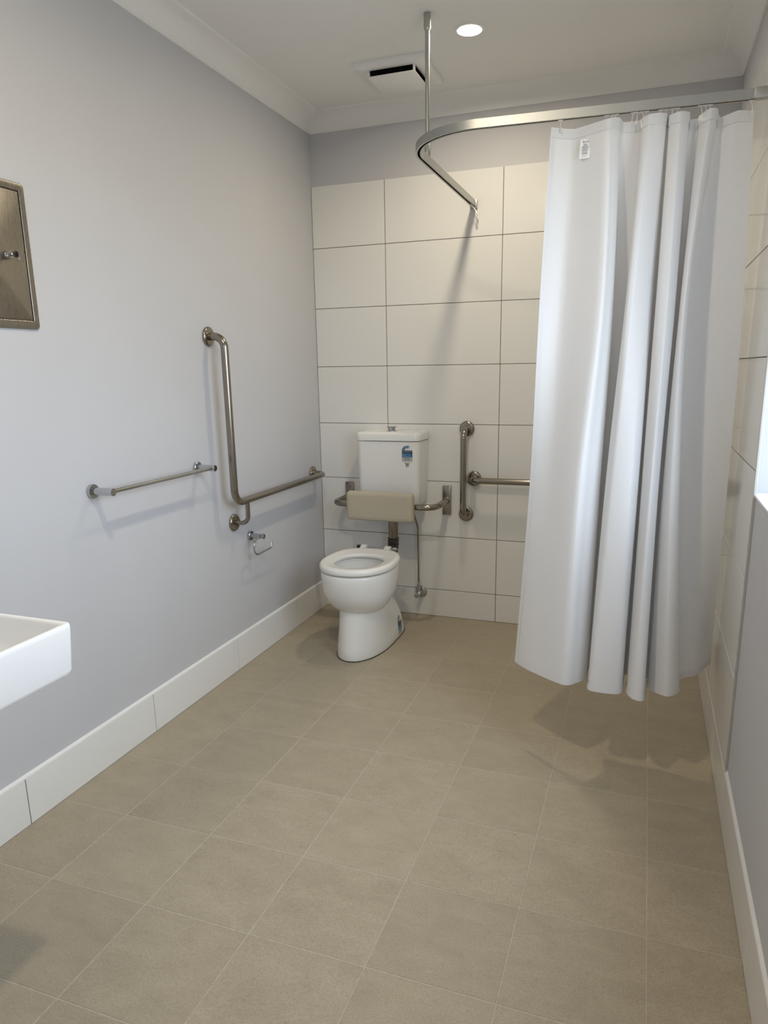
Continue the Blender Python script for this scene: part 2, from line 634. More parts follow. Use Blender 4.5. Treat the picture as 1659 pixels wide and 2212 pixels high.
    for (z0_, z1_) in rows:
        for (x0_, x1_) in cols:
            a = x0_ + (J / 2 if x0_ > 0 else 0.002)
            b = x1_ - (J / 2 if x1_ < XT else 0.001)
            c = z0_ + (J / 2 if z0_ > 0 else 0.001)
            d = z1_ - J / 2
            tile(wb_, (b - a, D, d - c), ((a + b) / 2, D / 2, (c + d) / 2), M['walltile'])
        ys = [(-0.294, 0.0), (-0.897, -0.294), (TILE_END, -0.897)]
        for (q0, q1) in ys:
            a = q0 + (J / 2 if q0 > TILE_END else 0.0)
            b = q1 - (J / 2 if q1 < 0 else 0.002)
            c = z0_ + (J / 2 if z0_ > 0 else 0.001)
            d = z1_ - J / 2
            tile(wr_, (0.0068, b - a, d - c), (XT + 0.0034, (a + b) / 2, (c + d) / 2), M['walltile'])
    # edge strip where the right wall's tiles stop
    bm = NB(); box(bm, XT - 0.001, XR + 0.0005, TILE_END - 0.007, TILE_END - 0.0005, ZB, ZT, 0.002, 2)
    struct(obj('trim_4', bm, M['edge']))

    # ---- skirting tiles
    bm = NB(); box(bm, 0.0, 0.0045, YF, -0.0005, 0.0, ZB - 0.002)
    bl = struct(obj('baseboard_left', bm, M['grout']))
    js = [0.0] + [-0.3738 - k * TW for k in range(7)]
    js = [j for j in js if j > YF] + [YF]
    for y1_, y0_ in zip(js, js[1:]):
        a, b = y0_ + 0.0016, y1_ - (0.0016 if y1_ < 0 else 0.0006)
        tile(bl, (0.0095, b - a, ZB - 0.002), (0.00475, (a + b) / 2, ZB / 2 + 0.0), M['walltile'])
    bm = NB()
    prof = [(0.0, ZB - 0.002), (0.0095, ZB - 0.002), (0.0085, ZB + 0.002), (0.0, ZB + 0.008)]
    loft(bm, [[(x, y, z) for x, z in prof] for y in (YF, -0.001)])
    obj('sealant_bead', bm, M['caulk'], bl)
    bm = NB(); box(bm, XT + 0.003, XR, YF, TILE_END - 0.002, 0.0, ZB - 0.002)
    br = struct(obj('baseboard_right', bm, M['grout']))
    js = [TILE_END - k * TW for k in range(5)] + [YF]
    js = [j for j in js if j >= YF]
    for y1_, y0_ in zip(js, js[1:]):
        a, b = y0_ + 0.0012, y1_ - 0.0012
        tile(br, (0.0068, b - a, ZB - 0.002), (XT + 0.0034, (a + b) / 2, ZB / 2), M['walltile'])
    bm = NB()
    prof = [(XR, ZB - 0.002), (XT, ZB - 0.002), (XT + 0.001, ZB + 0.003), (XR, ZB + 0.011)]
    loft(bm, [[(x, y, z) for x, z in prof] for y in (YF, TILE_END - 0.007)])
    obj('sealant_bead', bm, M['caulk'], br)

    # ---- floor tiles
    xj = [0.0] + [0.2566 + 0.3078 * k for k in range(6)] + [XT]
    yj = [0.0] + [-0.2583 - 0.2988 * k for k in range(13)]
    yj = [y for y in yj if y > YF + 0.02] + [YF]
    for x0_, x1_ in zip(xj, xj[1:]):
        for y1_, y0_ in zip(yj, yj[1:]):
            a, b = x0_ + (0.0013 if x0_ > 0 else 0.0105), x1_ - (0.0013 if x1_ < XT else 0.001)
            c, d = y0_ + 0.0013, y1_ - (0.0013 if y1_ < 0 else 0.001)
            h = 0.009
            tile(fl, (b - a, d - c, h), ((a + b) / 2, (c + d) / 2, -h / 2 + random.uniform(-0.00015, 0.0003)), M['floortile'], 0.0008)

    # ---- cornices: a coved section with a mitre at each corner
    zb = 2.524
    prof = [(0.0, zb), (0.0055, zb), (0.0065, zb + 0.004)]
    for k in range(9):
        a = PI / 2 * k / 8
        prof.append((0.008 + 0.073 * (1 - math.cos(a)), zb + 0.005 + 0.066 * math.sin(a)))
    prof += [(0.088, zb + 0.0725), (0.092, zb + 0.0735), (0.093, ZC), (0.0, ZC)]
    yb = 0.008
    bm = NB(); loft(bm, [[(d, YF + d, z) for d, z in prof], [(d, yb - d, z) for d, z in prof]])
    struct(obj('trim_1', bm, M['cornice'], smooth=35))
    bm = NB(); loft(bm, [[(d, yb - d, z) for d, z in prof], [(XR - d, yb - d, z) for d, z in prof]])
    struct(obj('trim_2', bm, M['cornice'], smooth=35))
    bm = NB(); loft(bm, [[(XR - d, yb - d, z) for d, z in prof], [(XR - d, YF + d, z) for d, z in prof]])
    struct(obj('trim_3', bm, M['cornice'], smooth=35))
    # lining of the added doorway
    bm = NB()
    for x0_, x1_ in ((DOOR[0] - 0.06, DOOR[0]), (DOOR[1], DOOR[1] + 0.06)):
        box(bm, x0_, x1_, YF, YF + 0.015, 0.0, DOOR[2] + 0.06, 0.002)
    box(bm, DOOR[0], DOOR[1], YF, YF + 0.015, DOOR[2], DOOR[2] + 0.06, 0.002)
    struct(obj('trim_5', bm, M['cornice']))
build_room()

# ------------------------------------------------------------------ downlights, fan
def downlight(x, y, label, power=1.0):
    t = thing('downlight', label, 'ceiling light', (x, y, ZC), 'round recessed downlights')
    bm = NB()
    n = 48
    rings = []
    for r, z in ((0.0575, 0.0), (0.057, -0.0028), (0.0475, -0.0036), (0.0445, 0.0002)):
        rings.append([(x + r * math.cos(2 * PI * k / n), y + r * math.sin(2 * PI * k / n), ZC + z) for k in range(n)])
    loft(bm, rings, True, False)
    obj('bezel', bm, M['plastic'], t, 40)
    bm = NB()
    vs = [bm.verts.new((x + 0.0445 * math.cos(2 * PI * k / n), y + 0.0445 * math.sin(2 * PI * k / n), ZC - 0.0012)) for k in range(n)]
    bm.faces.new(list(reversed(vs)))
    obj('diffuser', bm, M['emit'], t, recalc=False)
    l = bpy.data.lights.new('downlight_lamp', 'AREA')
    l.shape = 'DISK'
    l.size = 0.092
    l.spread = math.radians(LAMP_SPREAD)
    l.energy = LAMP * power
    l.color = (1.0, 0.875, 0.675)
    lo = bpy.data.objects.new('downlight_lamp', l)
    COL.objects.link(lo)
    lo.parent = t
    lo.location = (0, 0, -0.0025)
downlight(0.991, -0.635, 'lit round white downlight in the ceiling right of the exhaust fan', 0.76)
downlight(0.975, -2.42, 'lit round white downlight in the ceiling nearer the doorway, beyond the basin', 1.12)

def exhaust_fan():
    cx, cy = 0.6135, -0.362
    t = thing('exhaust_fan', 'square white exhaust fan grille on the ceiling above the toilet', 'exhaust fan', (cx, cy, ZC))
    def sq(w, z, r=0.006):
        return [(x, y, z) for x, y in rrect(w, w, r, 4, cx, cy)]
    bm = NB()
    loft(bm, [sq(0.316, ZC), sq(0.318, ZC - 0.006), sq(0.312, ZC - 0.017), sq(0.304, ZC - 0.020), sq(0.212, ZC - 0.020), sq(0.208, ZC - 0.012)], True, True)
    obj('base_plate', bm, M['plastic'], t, 40)
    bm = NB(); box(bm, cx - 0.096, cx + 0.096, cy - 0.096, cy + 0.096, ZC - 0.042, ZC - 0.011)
    obj('duct_shade', bm, M['dark'], t)  # solid black block painting the shade behind the fan cover
    bm = NB()
    loft(bm, [sq(0.208, ZC - 0.040, 0.004), sq(0.212, ZC - 0.042, 0.004), sq(0.212, ZC - 0.044, 0.004), sq(0.208, ZC - 0.0455, 0.004)])
    obj('cover_panel', bm, M['plastic'], t, 40)
    for sx in (-1, 1):
        for sy in (-1, 1):
            bm = NB()
            x, y = cx + sx * 0.1015, cy + sy * 0.1015
            box(bm, x - 0.0045, x + 0.0045, y - 0.0045, y + 0.0045, ZC - 0.041, ZC - 0.018, 0.0008, 1)
            obj('corner_post', bm, M['plastic'], t)
exhaust_fan()

# ------------------------------------------------------------------ toilet pan
CX = 0.457
def oval(z, yf, yc, yb, hw, nf=2.1, nb=2.6, n=64):
    """Egg-shaped level section: rounder at the front (yf), squarer behind."""
    out = []
    for k in range(n):
        a = 2 * PI * k / n
        c, s = math.cos(a), math.sin(a)
        e = nb if s > 0 else nf
        hl = (yb - yc) if s > 0 else (yc - yf)
        x = hw * math.copysign(abs(c) ** (2.0 / e), c)
        y = yc + hl * math.copysign(abs(s) ** (2.0 / e), s)
        out.append((CX + x, y, z))
    return out

PED = [(0.0, -0.742, -0.205, 0.126), (0.006, -0.745, -0.203, 0.128), (0.05, -0.735, -0.222, 0.1245), (0.10, -0.724, -0.245, 0.120), (0.15, -0.712, -0.278, 0.116),
       (0.20, -0.702, -0.325, 0.112), (0.245, -0.695, -0.38, 0.109), (0.285, -0.69, -0.445, 0.106), (0.315, -0.69, -0.50, 0.10)]
def ped_at(z):
    for a, b in zip(PED, PED[1:]):
        if a[0] <= z <= b[0]:
            f = (z - a[0]) / (b[0] - a[0])
            return [a[i] + (b[i] - a[i]) * f for i in range(1, 4)]
    return list(PED[-1][1:])
def ped_yc(yf, yb):
    return yf + 0.52 * (yb - yf)
def ped_x(y, z):
    yf, yb, hw = ped_at(z)
    yc = ped_yc(yf, yb)
    if y > yc:
        u, e = (y - yc) / (yb - yc), 5.0
    else:
        u, e = (yc - y) / (yc - yf), 2.1
    u = min(u, 0.999)
    return CX + hw * (1 - u ** e) ** (1 / e)

def toilet():
    t = thing('toilet_pan', 'white china toilet pan with open seat standing in the back left corner', 'toilet', (CX, -0.47, 0.0))
    bm = NB()
    loft(bm, [oval(z, yf, ped_yc(yf, yb), yb, hw, 2.1, 5.0) for z, yf, yb, hw in PED])
    B = [(0.203, -0.615, -0.565, -0.52, 0.050), (0.212, -0.660, -0.57, -0.485, 0.090), (0.228, -0.695, -0.577, -0.455, 0.121), (0.252, -0.724, -0.583, -0.425, 0.142),
         (0.285, -0.749, -0.588, -0.39, 0.160), (0.32, -0.766, -0.590, -0.355, 0.171), (0.36, -0.778, -0.592, -0.325, 0.172), (0.397, -0.783, -0.592, -0.315, 0.1745),
         (0.415, -0.783, -0.592, -0.308, 0.1745), (0.4235, -0.780, -0.592, -0.310, 0.172), (0.4265, -0.771, -0.592, -0.316, 0.164)]
    loops = [oval(z, yf, yc, yb, hw, 2.08, 2.3 if z < 0.3 else 2.45) for z, yf, yc, yb, hw in B]
    I = [(0.4265, -0.733, -0.59, -0.425, 0.146), (0.419, -0.728, -0.59, -0.425, 0.141), (0.39, -0.726, -0.588, -0.42, 0.140), (0.31, -0.706, -0.582, -0.43, 0.124),
         (0.245, -0.670, -0.575, -0.46, 0.095), (0.215, -0.63, -0.57, -0.49, 0.055)]
    loops += [oval(z, yf, yc, yb, hw, 2.1, 2.3) for z, yf, yc, yb, hw in I]
    loft(bm, loops)
    body = obj('pan_body', bm, M['porcelain'], t, 180)
    bm = NB()
    vs = [bm.verts.new(p) for p in oval(0.262, -0.679, -0.577, -0.452, 0.102, 2.1, 2.3)]
    bm.faces.new(vs)
    obj('water', bm, M['water'], t)
    # seat ring
    def ring(f, z, grow=0.0):
        """f: 0 outer edge, 1 opening."""
        o = (-0.788, -0.592, -0.345, 0.180, 2.05, 2.8)
        i = (-0.700, -0.583, -0.450, 0.116, 2.1, 2.4)
        v = [a + (b - a) * f for a, b in zip(o, i)]
        return oval(z, v[0] - grow, v[1], v[2] + grow, v[3] + grow, v[4], v[5])
    bm = NB()
    loft(bm, [ring(0.03, 0.4335), ring(0.0, 0.4380), ring(0.0, 0.4480), ring(0.03, 0.4560), ring(0.10, 0.4615), ring(0.22, 0.4635), ring(0.38, 0.4615), ring(0.62, 0.4565),
              ring(0.88, 0.4540), ring(0.98, 0.4515), ring(1.0, 0.4470), ring(0.99, 0.4380), ring(0.94, 0.4335)], ring=True)
    st = obj('seat', bm, M['seat'], t, 180)
    for x, y in ((-0.12, -0.69), (0.12, -0.69), (-0.13, -0.4570), (0.13, -0.4570)):
        bm = NB(); box(bm, CX + x - 0.012, CX + x + 0.012, y - 0.008, y + 0.008, 0.4255, 0.4350, 0.002, 1)
        obj('buffer', bm, M['black'], st)
    # hinges
    for x in (-0.075, 0.055):
        bm = NB()
        lug = [(CX + x - 0.015, -0.372, 0.4480), (CX + x - 0.015, -0.325, 0.4690), (CX + x - 0.015, -0.308, 0.4660), (CX + x - 0.015, -0.302, 0.4530), (CX + x - 0.015, -0.312, 0.4390), (CX + x - 0.015, -0.372, 0.4370)]
        loft(bm, [lug, [(a + 0.030, b, c) for a, b, c in lug]])
        bmesh.ops.recalc_face_normals(bm, faces=bm.faces)
        bmesh.ops.bevel(bm, geom=list(bm.edges), offset=0.002, segments=2, affect='EDGES')
        obj('hinge_lug', bm, M['seat'], t, 50)
    bm = NB(); tube(bm, [(CX - 0.10, -0.312, 0.4530), (CX + 0.10, -0.312, 0.4530)], 0.0045, 14)
    obj('hinge_rod', bm, M['chrome'], t, 40)
    for x, mt in ((-0.108, 'black'), (0.088, 'chrome')):
        bm = NB(); lathe(bm, (CX + x - 0.010, -0.312, 0.4530), (1, 0, 0), [(0, 0.0), (0, 0.008), (0.002, 0.010), (0.020, 0.010), (0.022, 0.008), (0.022, 0.0)], 18)
        obj('hinge_cap', bm, M[mt], t, 40)
        bm = NB(); lathe(bm, (CX + x * 0.92, -0.312, 0.4245), (0, 0, 1), [(0, 0.010), (0.004, 0.010), (0.006, 0.006), (0.028, 0.006)], 16)
        obj('hinge_bolt', bm, M['chrome'], t, 40)
    bm = NB()
    loft(bm, [[(CX + (x - CX) * 1.012, -0.475 + (y + 0.475) * 1.008, z) for x, y, _ in oval(0, PED[1][1], ped_yc(PED[1][1], PED[1][2]), PED[1][2], PED[1][3], 2.1, 5.0)] for z in (0.0002, 0.0032)])
    obj('base_seal', bm, M['seal'], t)
    rating_label(t, lambda u, v: side_pt(u, v))

def side_pt(u, v):
    """Label position on the pan's right flank: u metres to the back, v up."""
    y, z = -0.372 + u * 0.92, 0.020 + v
    e = 0.004
    x = ped_x(y, z)
    nx = Vector((1, -(ped_x(y + e, z) - ped_x(y - e, z)) / (2 * e), -(ped_x(y, z + e) - ped_x(y, z - e)) / (2 * e))).normalized()
    return Vector((x, y, z)), nx

def text_mesh(s, size, shear=0.0, align='CENTER'):
    cu = bpy.data.curves.new('lettering', 'FONT')
    cu.body = s
    cu.size = size
    cu.shear = shear
    cu.align_x = align
    cu.resolution_u = 2
    o = bpy.data.objects.new('lettering', cu)
    COL.objects.link(o)
    dg = bpy.context.evaluated_depsgraph_get()
    me = bpy.data.meshes.new_from_object(o.evaluated_get(dg))
    bpy.data.objects.remove(o)
    bpy.data.curves.remove(cu)
    vs = [(v.co.x, v.co.y) for v in me.vertices]
    fs = [tuple(p.vertices) for p in me.polygons]
    bpy.data.meshes.remove(me)
    return vs, fs

def lay(bm, vs, fs, fn, idx, lift):
    """Lays flat print (vs in label metres) onto a surface."""
    nv = []
    for u, v in vs:
        p, n = fn(u, v)
        nv.append(bm.verts.new(p + n * lift))
    for f in fs:
        try:
            q = bm.faces.new([nv[i] for i in f])
            q.material_index = idx
        except ValueError:
            pass

def quad(u0, u1, v0, v1, nu=4, nv=4):
    vs = [(u0 + (u1 - u0) * i / nu, v0 + (v1 - v0) * j / nv) for j in range(nv + 1) for i in range(nu + 1)]
    fs = [(j * (nu + 1) + i, j * (nu + 1) + i + 1, (j + 1) * (nu + 1) + i + 1, (j + 1) * (nu + 1) + i) for j in range(nv) for i in range(nu)]
    return vs, fs

def put_text(bm, s, size, u, v, fn, idx, lift, align='LEFT', sx=1.0, shear=0.0):
    vs, fs = text_mesh(s, size, shear, align)
    lay(bm, [(u + a * sx, v + b) for a, b in vs], fs, fn, idx, lift)

def rating_label(parent, fn):
    """Water rating sticker, 56 mm wide and 112 mm high; u right, v up from its lower left corner."""
    Wd = 0.056
    mats = [M['p_white'], M['p_blue'], M['p_black'], M['p_grey'], M['p_lilac'], M['p_red']]
    bm = NB()
    lay(bm, *quad(0.0, Wd, 0.046, 0.062, 6, 3), fn, 2, 0.0010)          # black band, placeholder order bottom to top below
    lay(bm, *quad(0.0, Wd, 0.018, 0.046, 6, 4), fn, 1, 0.0010)          # blue panel
    lay(bm, *quad(0.0, Wd, -0.008, 0.018, 6, 3), fn, 3, 0.0010)         # grey licence panel
    # the arc of stars
    cu, cv, r0, r1 = 0.028, 0.062, 0.0135, 0.028
    vs, fs = [], []
    n = 18
    for k in range(n + 1):
        a = PI - (PI - math.radians(62)) * k / n
        vs += [(cu + r0 * math.cos(a), cv + r0 * math.sin(a)), (cu + r1 * math.cos(a), cv + r1 * math.sin(a))]
    for k in range(n):
        fs.append((2 * k, 2 * k + 1, 2 * k + 3, 2 * k + 2))
    lay(bm, vs, fs, fn, 1, 0.0010)
    lay(bm, *quad(0.0, 0.0145, 0.0615, 0.064, 2, 1), fn, 1, 0.0011)
    for a in (163, 131, 102, 75):
        a = math.radians(a)
        c = (cu + 0.0207 * math.cos(a), cv + 0.0207 * math.sin(a))
        pts = [c]
        for k in range(10):
            r = 0.0042 if k % 2 == 0 else 0.0019
            b = PI / 2 + PI * k / 5
            pts.append((c[0] + r * math.cos(b), c[1] + r * math.sin(b)))
        lay(bm, pts, [(0, 1 + k, 1 + (k + 1) % 10) for k in range(10)], fn, 4, 0.0015)
    put_text(bm, 'WATER RATING', 0.0078, 0.0028, 0.0545, fn, 4, 0.0015, sx=0.93)
    lay(bm, *quad(0.003, 0.050, 0.0495, 0.0505, 4, 1), fn, 4, 0.0015)
    put_text(bm, '3.3', 0.0165, 0.0025, 0.0282, fn, 4, 0.0015, sx=0.95)
    put_text(bm, 'litres per', 0.0052, 0.0255, 0.0372, fn, 4, 0.0015)
    put_text(bm, 'average flush', 0.0048, 0.0255, 0.0310, fn, 4, 0.0015)
    lay(bm, *quad(0.003, 0.053, 0.0228, 0.0240, 4, 1), fn, 4, 0.0015)
    for v, a, b in ((0.0125, 0.012, 0.044), (0.0060, 0.013, 0.043), (0.0068, 0.013, 0.043), (0.0000, 0.013, 0.043)):
        lay(bm, *quad(a, b, v, v + 0.0011, 4, 1), fn, 2, 0.0015)
    o = obj('rating_label', bm, mats, parent, recalc=False)
    o['label'] = 'blue and black water rating sticker with four stars'
    # W mark below it (to the right on the pan's flank)
    bm = NB()
    right = parent.name.startswith('toilet_pan')
    du, dv = (0.066, 0.040) if right else (0.028, -0.031)
    s = 0.75 if right else 1.0
    if right:
        du = 0.0745
    pts = [(-0.0135, 0.017), (-0.0095, 0.017), (-0.0045, 0.0045), (0.0, 0.0155), (0.0045, 0.0045), (0.0095, 0.017), (0.0125, 0.017), (0.006, 0.0), (0.003, 0.0), (0.0, 0.0085), (-0.003, 0.0), (-0.006, 0.0)]
    pts = [(du + a * s, dv + b * s) for a, b in pts]
    lay(bm, pts, [(0, 1, 2, 11), (11, 2, 10), (2, 9, 10), (2, 3, 9), (3, 4, 9), (9, 4, 8), (4, 7, 8), (4, 5, 6, 7)], fn, 0, 0.0012)
    lay(bm, *quad(du - 0.010 * s, du + 0.010 * s, dv - 0.005 * s, dv - 0.0022 * s, 3, 1), fn, 0, 0.0012)
    lay(bm, *quad(du - 0.007 * s, du + 0.007 * s, dv - 0.0115 * s, dv - 0.0098 * s, 3, 1), fn, 1, 0.0012)
    o = obj('w_mark', bm, [M['p_red'], M['p_black']], parent, recalc=False)
    o['label'] = 'dark red W certification mark'
toilet()

# ------------------------------------------------------------------ cistern and plumbing
def cistern():
    t = thing('toilet_cistern', 'white china cistern with chrome flush button on the tiled back wall', 'cistern', (0.46, -0.09, 0.645))
    cx, y0, y1 = 0.4605, -0.177, -0.001
    def sec(z, hw, yf, r=0.036, rb=0.012):
        out = []
        n = 8
        for cx_, cy_, a0, rr in ((cx + hw - rb, y1 - rb, 0, rb), (cx - hw + rb, y1 - rb, PI / 2, rb), (cx - hw + r, yf + r, PI, r), (cx + hw - r, yf + r, 1.5 * PI, r)):
            for k in range(n + 1):
                a = a0 + PI / 2 * k / n
                out.append((cx_ + rr * math.cos(a), cy_ + rr * math.sin(a), z))
        return out
    bm = NB()
    loft(bm, [sec(0.643, 0.145, -0.148), sec(0.646, 0.158, -0.160), sec(0.660, 0.1675, -0.170), sec(0.72, 0.170, -0.173), sec(0.9865, 0.1745, -0.1755)])
    obj('tank', bm, M['porcelain'], t, 50)
    bm = NB()
    loft(bm, [sec(0.9895, 0.172, -0.174), sec(0.9905, 0.1772, -0.1790), sec(1.018, 0.1775, -0.1795), sec(1.0265, 0.1755, -0.1775), sec(1.0315, 0.170, -0.172), sec(1.0335, 0.158, -0.160), sec(1.0345, 0.10, -0.12)])
    obj('tank_lid', bm, M['porcelain'], t, 50)
    bm = NB()
    lathe(bm, (0.4605, -0.092, 1.0335), (0, 0, 1), [(0, 0.029), (0.0025, 0.029), (0.0035, 0.024), (0.005, 0.0195), (0.019, 0.0195), (0.0205, 0.027), (0.0215, 0.029), (0.0235, 0.029), (0.0245, 0.027), (0.0245, 0.0)], 32)
    obj('flush_button', bm, M['chrome'], t, 40)
    def front(u, v):
        x, z = 0.5445 + u * 1.0, 0.893 + v * 0.82
        lim = cx + 0.1735 - 0.036
        yf = -0.1752
        if x <= lim:
            return Vector((x, yf, z)), Vector((0, -1, 0))
        a = min((x - lim) / 0.036, 0.99)
        b = math.sqrt(1 - a * a)
        return Vector((x, yf + 0.036 * (1 - b), z)), Vector((a, -b, 0))
    rating_label(t, front)
    t = thing('flush_pipe', 'brown steel flush pipe with ribbed rubber elbow between cistern and pan', 'pipe', (CX, -0.082, 0.54))
    bm = NB(); tube(bm, [(CX, -0.082, 0.645), (CX, -0.082, 0.435)], 0.0262, 28)
    obj('flush_pipe', bm, M['pipe'], t, 40)
    path = fillet([(CX, -0.082, 0.455), (CX, -0.082, 0.372), (CX, -0.215, 0.372)], 0.062, 28)
    # concertina elbow
    P = [Vector(p) for p in path]
    L = [0.0]
    for a, b in zip(P, P[1:]):
        L.append(L[-1] + (b - a).length)
    def at(s):
        for i in range(len(P) - 1):
            if L[i] <= s <= L[i + 1]:
                return P[i].lerp(P[i + 1], (s - L[i]) / max(L[i + 1] - L[i], 1e-9))
        return P[-1].copy()
    n = 66
    pts, rad = [], []
    for k in range(n + 1):
        s = L[-1] * k / n
        pts.append(at(s))
        rib = 0.5 + 0.5 * math.cos(2 * PI * k / 6.0)
        rad.append(0.0275 + 0.0042 * rib if k < 60 else 0.0285)
    bm = NB(); tube(bm, pts, rad, 24)
    obj('elbow_cone', bm, M['rubber'], t, 60)
    bm = NB(); lathe(bm, (CX, -0.205, 0.372), (0, -1, 0), [(0, 0.030), (0.004, 0.036), (0.018, 0.036), (0.022, 0.030), (0.078, 0.028)], 28)
    obj('pan_collar', bm, M['rubber'], t, 40)
    v = thing('stop_valve', 'small chrome stop valve low on the tiled wall with thin tube rising to the cistern', 'valve', (0.5905, 0.0, 0.136))
    tb = fillet([(0.572, -0.075, 0.650), (0.572, -0.070, 0.590), (0.5865, -0.046, 0.515), (0.5875, -0.042, 0.205)], [0.05, 0.09], 10)
    bm = NB(); tube(bm, tb, 0.0048, 14)
    obj('supply_tube', bm, M['steel'], v, 60)
    bm = NB(); lathe(bm, (0.572, -0.075, 0.650), (0, 0, -1), [(0, 0.011), (0.012, 0.011), (0.014, 0.007), (0.022, 0.006)], 16)
    obj('tube_nut', bm, M['chrome'], v, 40)

    bm = NB(); lathe(bm, (0.5905, -0.0002, 0.136), (0, -1, 0), [(0, 0.0335), (0.003, 0.0335), (0.007, 0.030), (0.0085, 0.026), (0.012, 0.024), (0.014, 0.014)], 32)
    obj('wall_flange', bm, M['chrome'], v, 40)
    bm = NB(); lathe(bm, (0.5905, -0.012, 0.136), (0, -1, 0), [(0, 0.0095), (0.022, 0.0095), (0.023, 0.012), (0.044, 0.012), (0.046, 0.009), (0.055, 0.009)], 20)
    obj('valve_body', bm, M['chrome'], v, 40)
    bm = NB(); lathe(bm, (0.5877, -0.042, 0.146), (0, 0, 1), [(0, 0.007), (0.018, 0.007), (0.019, 0.0098), (0.040, 0.0098), (0.042, 0.007), (0.060, 0.0065)], 18)
    obj('outlet_nut', bm, M['chrome'], v, 40)
    bm = NB(); lathe(bm, (0.5905, -0.064, 0.136), (0, -1, 0), [(0, 0.009), (0.002, 0.0125), (0.024, 0.0135), (0.026, 0.012), (0.026, 0.0045), (0.024, 0.004), (0.024, 0.0)], 20)
    obj('handle', bm, M['alu'], v, 40)
cistern()

# ------------------------------------------------------------------ backrest
def backrest():
    t = thing('toilet_back_support', 'beige padded toilet backrest on a bent steel bar in front of the cistern', 'backrest', (CX, 0.0, 0.662))
    for s in (-1, 1):
        x = CX + s * 0.281
        bm = NB(); box(bm, x - 0.0235, x + 0.0235, -0.013, -0.0003, 0.583, 0.741, 0.003, 2)
        obj('wall_plate', bm, M['plate'], t, 40)
    bm = NB()
    tube(bm, fillet([(CX - 0.281, -0.008, 0.662), (CX - 0.281, -0.236, 0.662), (CX + 0.281, -0.236, 0.662), (CX + 0.281, -0.008, 0.662)], 0.062, 12), 0.0160, 22)
    obj('support_bar', bm, M['steel'], t, 50)
    for s in (-1, 1):
        bm = NB(); lathe(bm, (CX + s * 0.281, -0.0125, 0.662), (0, -1, 0), [(0, 0.0195), (0.003, 0.0195), (0.005, 0.0163)], 24)
        obj('weld_collar', bm, M['steel'], t, 40)
    bm = NB()
    def sec(w, h, y, r):
        return [(a, y, b) for a, b in rrect(w, h, r, 6, CX, 0.6645)]
    loft(bm, [sec(0.346, 0.133, -0.254, 0.010), sec(0.356, 0.143, -0.257, 0.014), sec(0.362, 0.149, -0.265, 0.017), sec(0.362, 0.149, -0.286, 0.017), sec(0.358, 0.145, -0.294, 0.015), sec(0.348, 0.135, -0.299, 0.011), sec(0.32, 0.10, -0.300, 0.006)])
    obj('pad', bm, M['pad'], t, 60)
    for s in (-1, 1):
        bm = NB(); box(bm, CX + s * 0.10 - 0.015, CX + s * 0.10 + 0.015, -0.2545, -0.2515, 0.632, 0.692, 0.001, 1)
        obj('clip', bm, M['plate'], t)
backrest()

# ------------------------------------------------------------------ grab rails
FL = [(0.0, 0.0385), (0.004, 0.0395), (0.008, 0.0385), (0.0115, 0.034), (0.0125, 0.029), (0.0125, 0.0165)]
def flange(parent, p, axis, k=1.0):
    bm = NB()
    lathe(bm, p, axis, [(a, b * k) for a, b in FL], 36)
    obj('flange', bm, M['steel'], parent, 50)

def grab_rails():
    t = thing('angled_grab_rail', 'brushed steel L-shaped grab rail with flanged ends on the left wall', 'grab rail', (0.0, -1.03, 1.0))
    X = 0.0765
    bm = NB()
    tube(bm, fillet([(0.004, -1.0325, 1.491), (X, -1.0325, 1.491), (X, -1.0285, 0.797), (X, -0.113, 0.797), (0.004, -0.113, 0.797)], [0.048, 0.060, 0.048], 12), 0.0160, 24)
    obj('rail', bm, M['steel'], t, 60)
    flange(t, (0.0003, -1.0325, 1.491), (1, 0, 0))
    flange(t, (0.0003, -0.113, 0.797), (1, 0, 0))
    flange(t, (0.0003, -0.931, 0.690), (1, 0, 0))
    bm = NB()
    tube(bm, fillet([(0.004, -0.931, 0.690), (X, -0.931, 0.690), (X, -0.931, 0.790)], 0.036, 10), 0.0098, 18)
    obj('strut', bm, M['steel'], t, 60)

    t = thing('vertical_grab_rail', 'short upright brushed steel grab rail on the back wall right of the cistern', 'grab rail', (0.843, 0.0, 0.82))
    Y = -0.0765
    bm = NB()
    tube(bm, fillet([(0.8435, -0.004, 1.044), (0.8435, Y, 1.044), (0.8435, Y, 0.593), (0.8435, -0.004, 0.593)], 0.048, 12), 0.0160, 24)
    obj('rail', bm, M['steel'], t, 60)
    flange(t, (0.8435, -0.0003, 1.044), (0, -1, 0))
    flange(t, (0.8435, -0.0003, 0.593), (0, -1, 0))

    t = thing('horizontal_grab_rail', 'level brushed steel grab rail on the back wall running behind the curtain', 'grab rail', (0.884, 0.0, 0.785))
    bm = NB()
    tube(bm, fillet([(0.884, -0.004, 0.785), (0.884, Y, 0.785), (1.895, Y, 0.785), (1.895, -0.004, 0.785)], 0.048, 12), 0.0160, 24)
    obj('rail', bm, M['steel'], t, 60)
    flange(t, (0.884, -0.0003, 0.785), (0, -1, 0))
    flange(t, (1.895, -0.0003, 0.785), (0, -1, 0))
grab_rails()

# ------------------------------------------------------------------ towel rail, roll holder
def round_post(t, y, z, length, rf, rp):
    bm = NB(); lathe(bm, (0.0003, y, z), (1, 0, 0), [(0, rf), (0.011, rf), (0.0125, rf - 0.0015), (0.0125, rp)], 32)
    obj('wall_rosette', bm, M['chrome'], t, 40)
    bm = NB(); lathe(bm, (0.010, y, z), (1, 0, 0), [(0, rp), (length - 0.0105, rp), (length - 0.010, rp - 0.0005), (length - 0.010, 0.0)], 28)
    obj('post', bm, M['chrome'], t, 40)

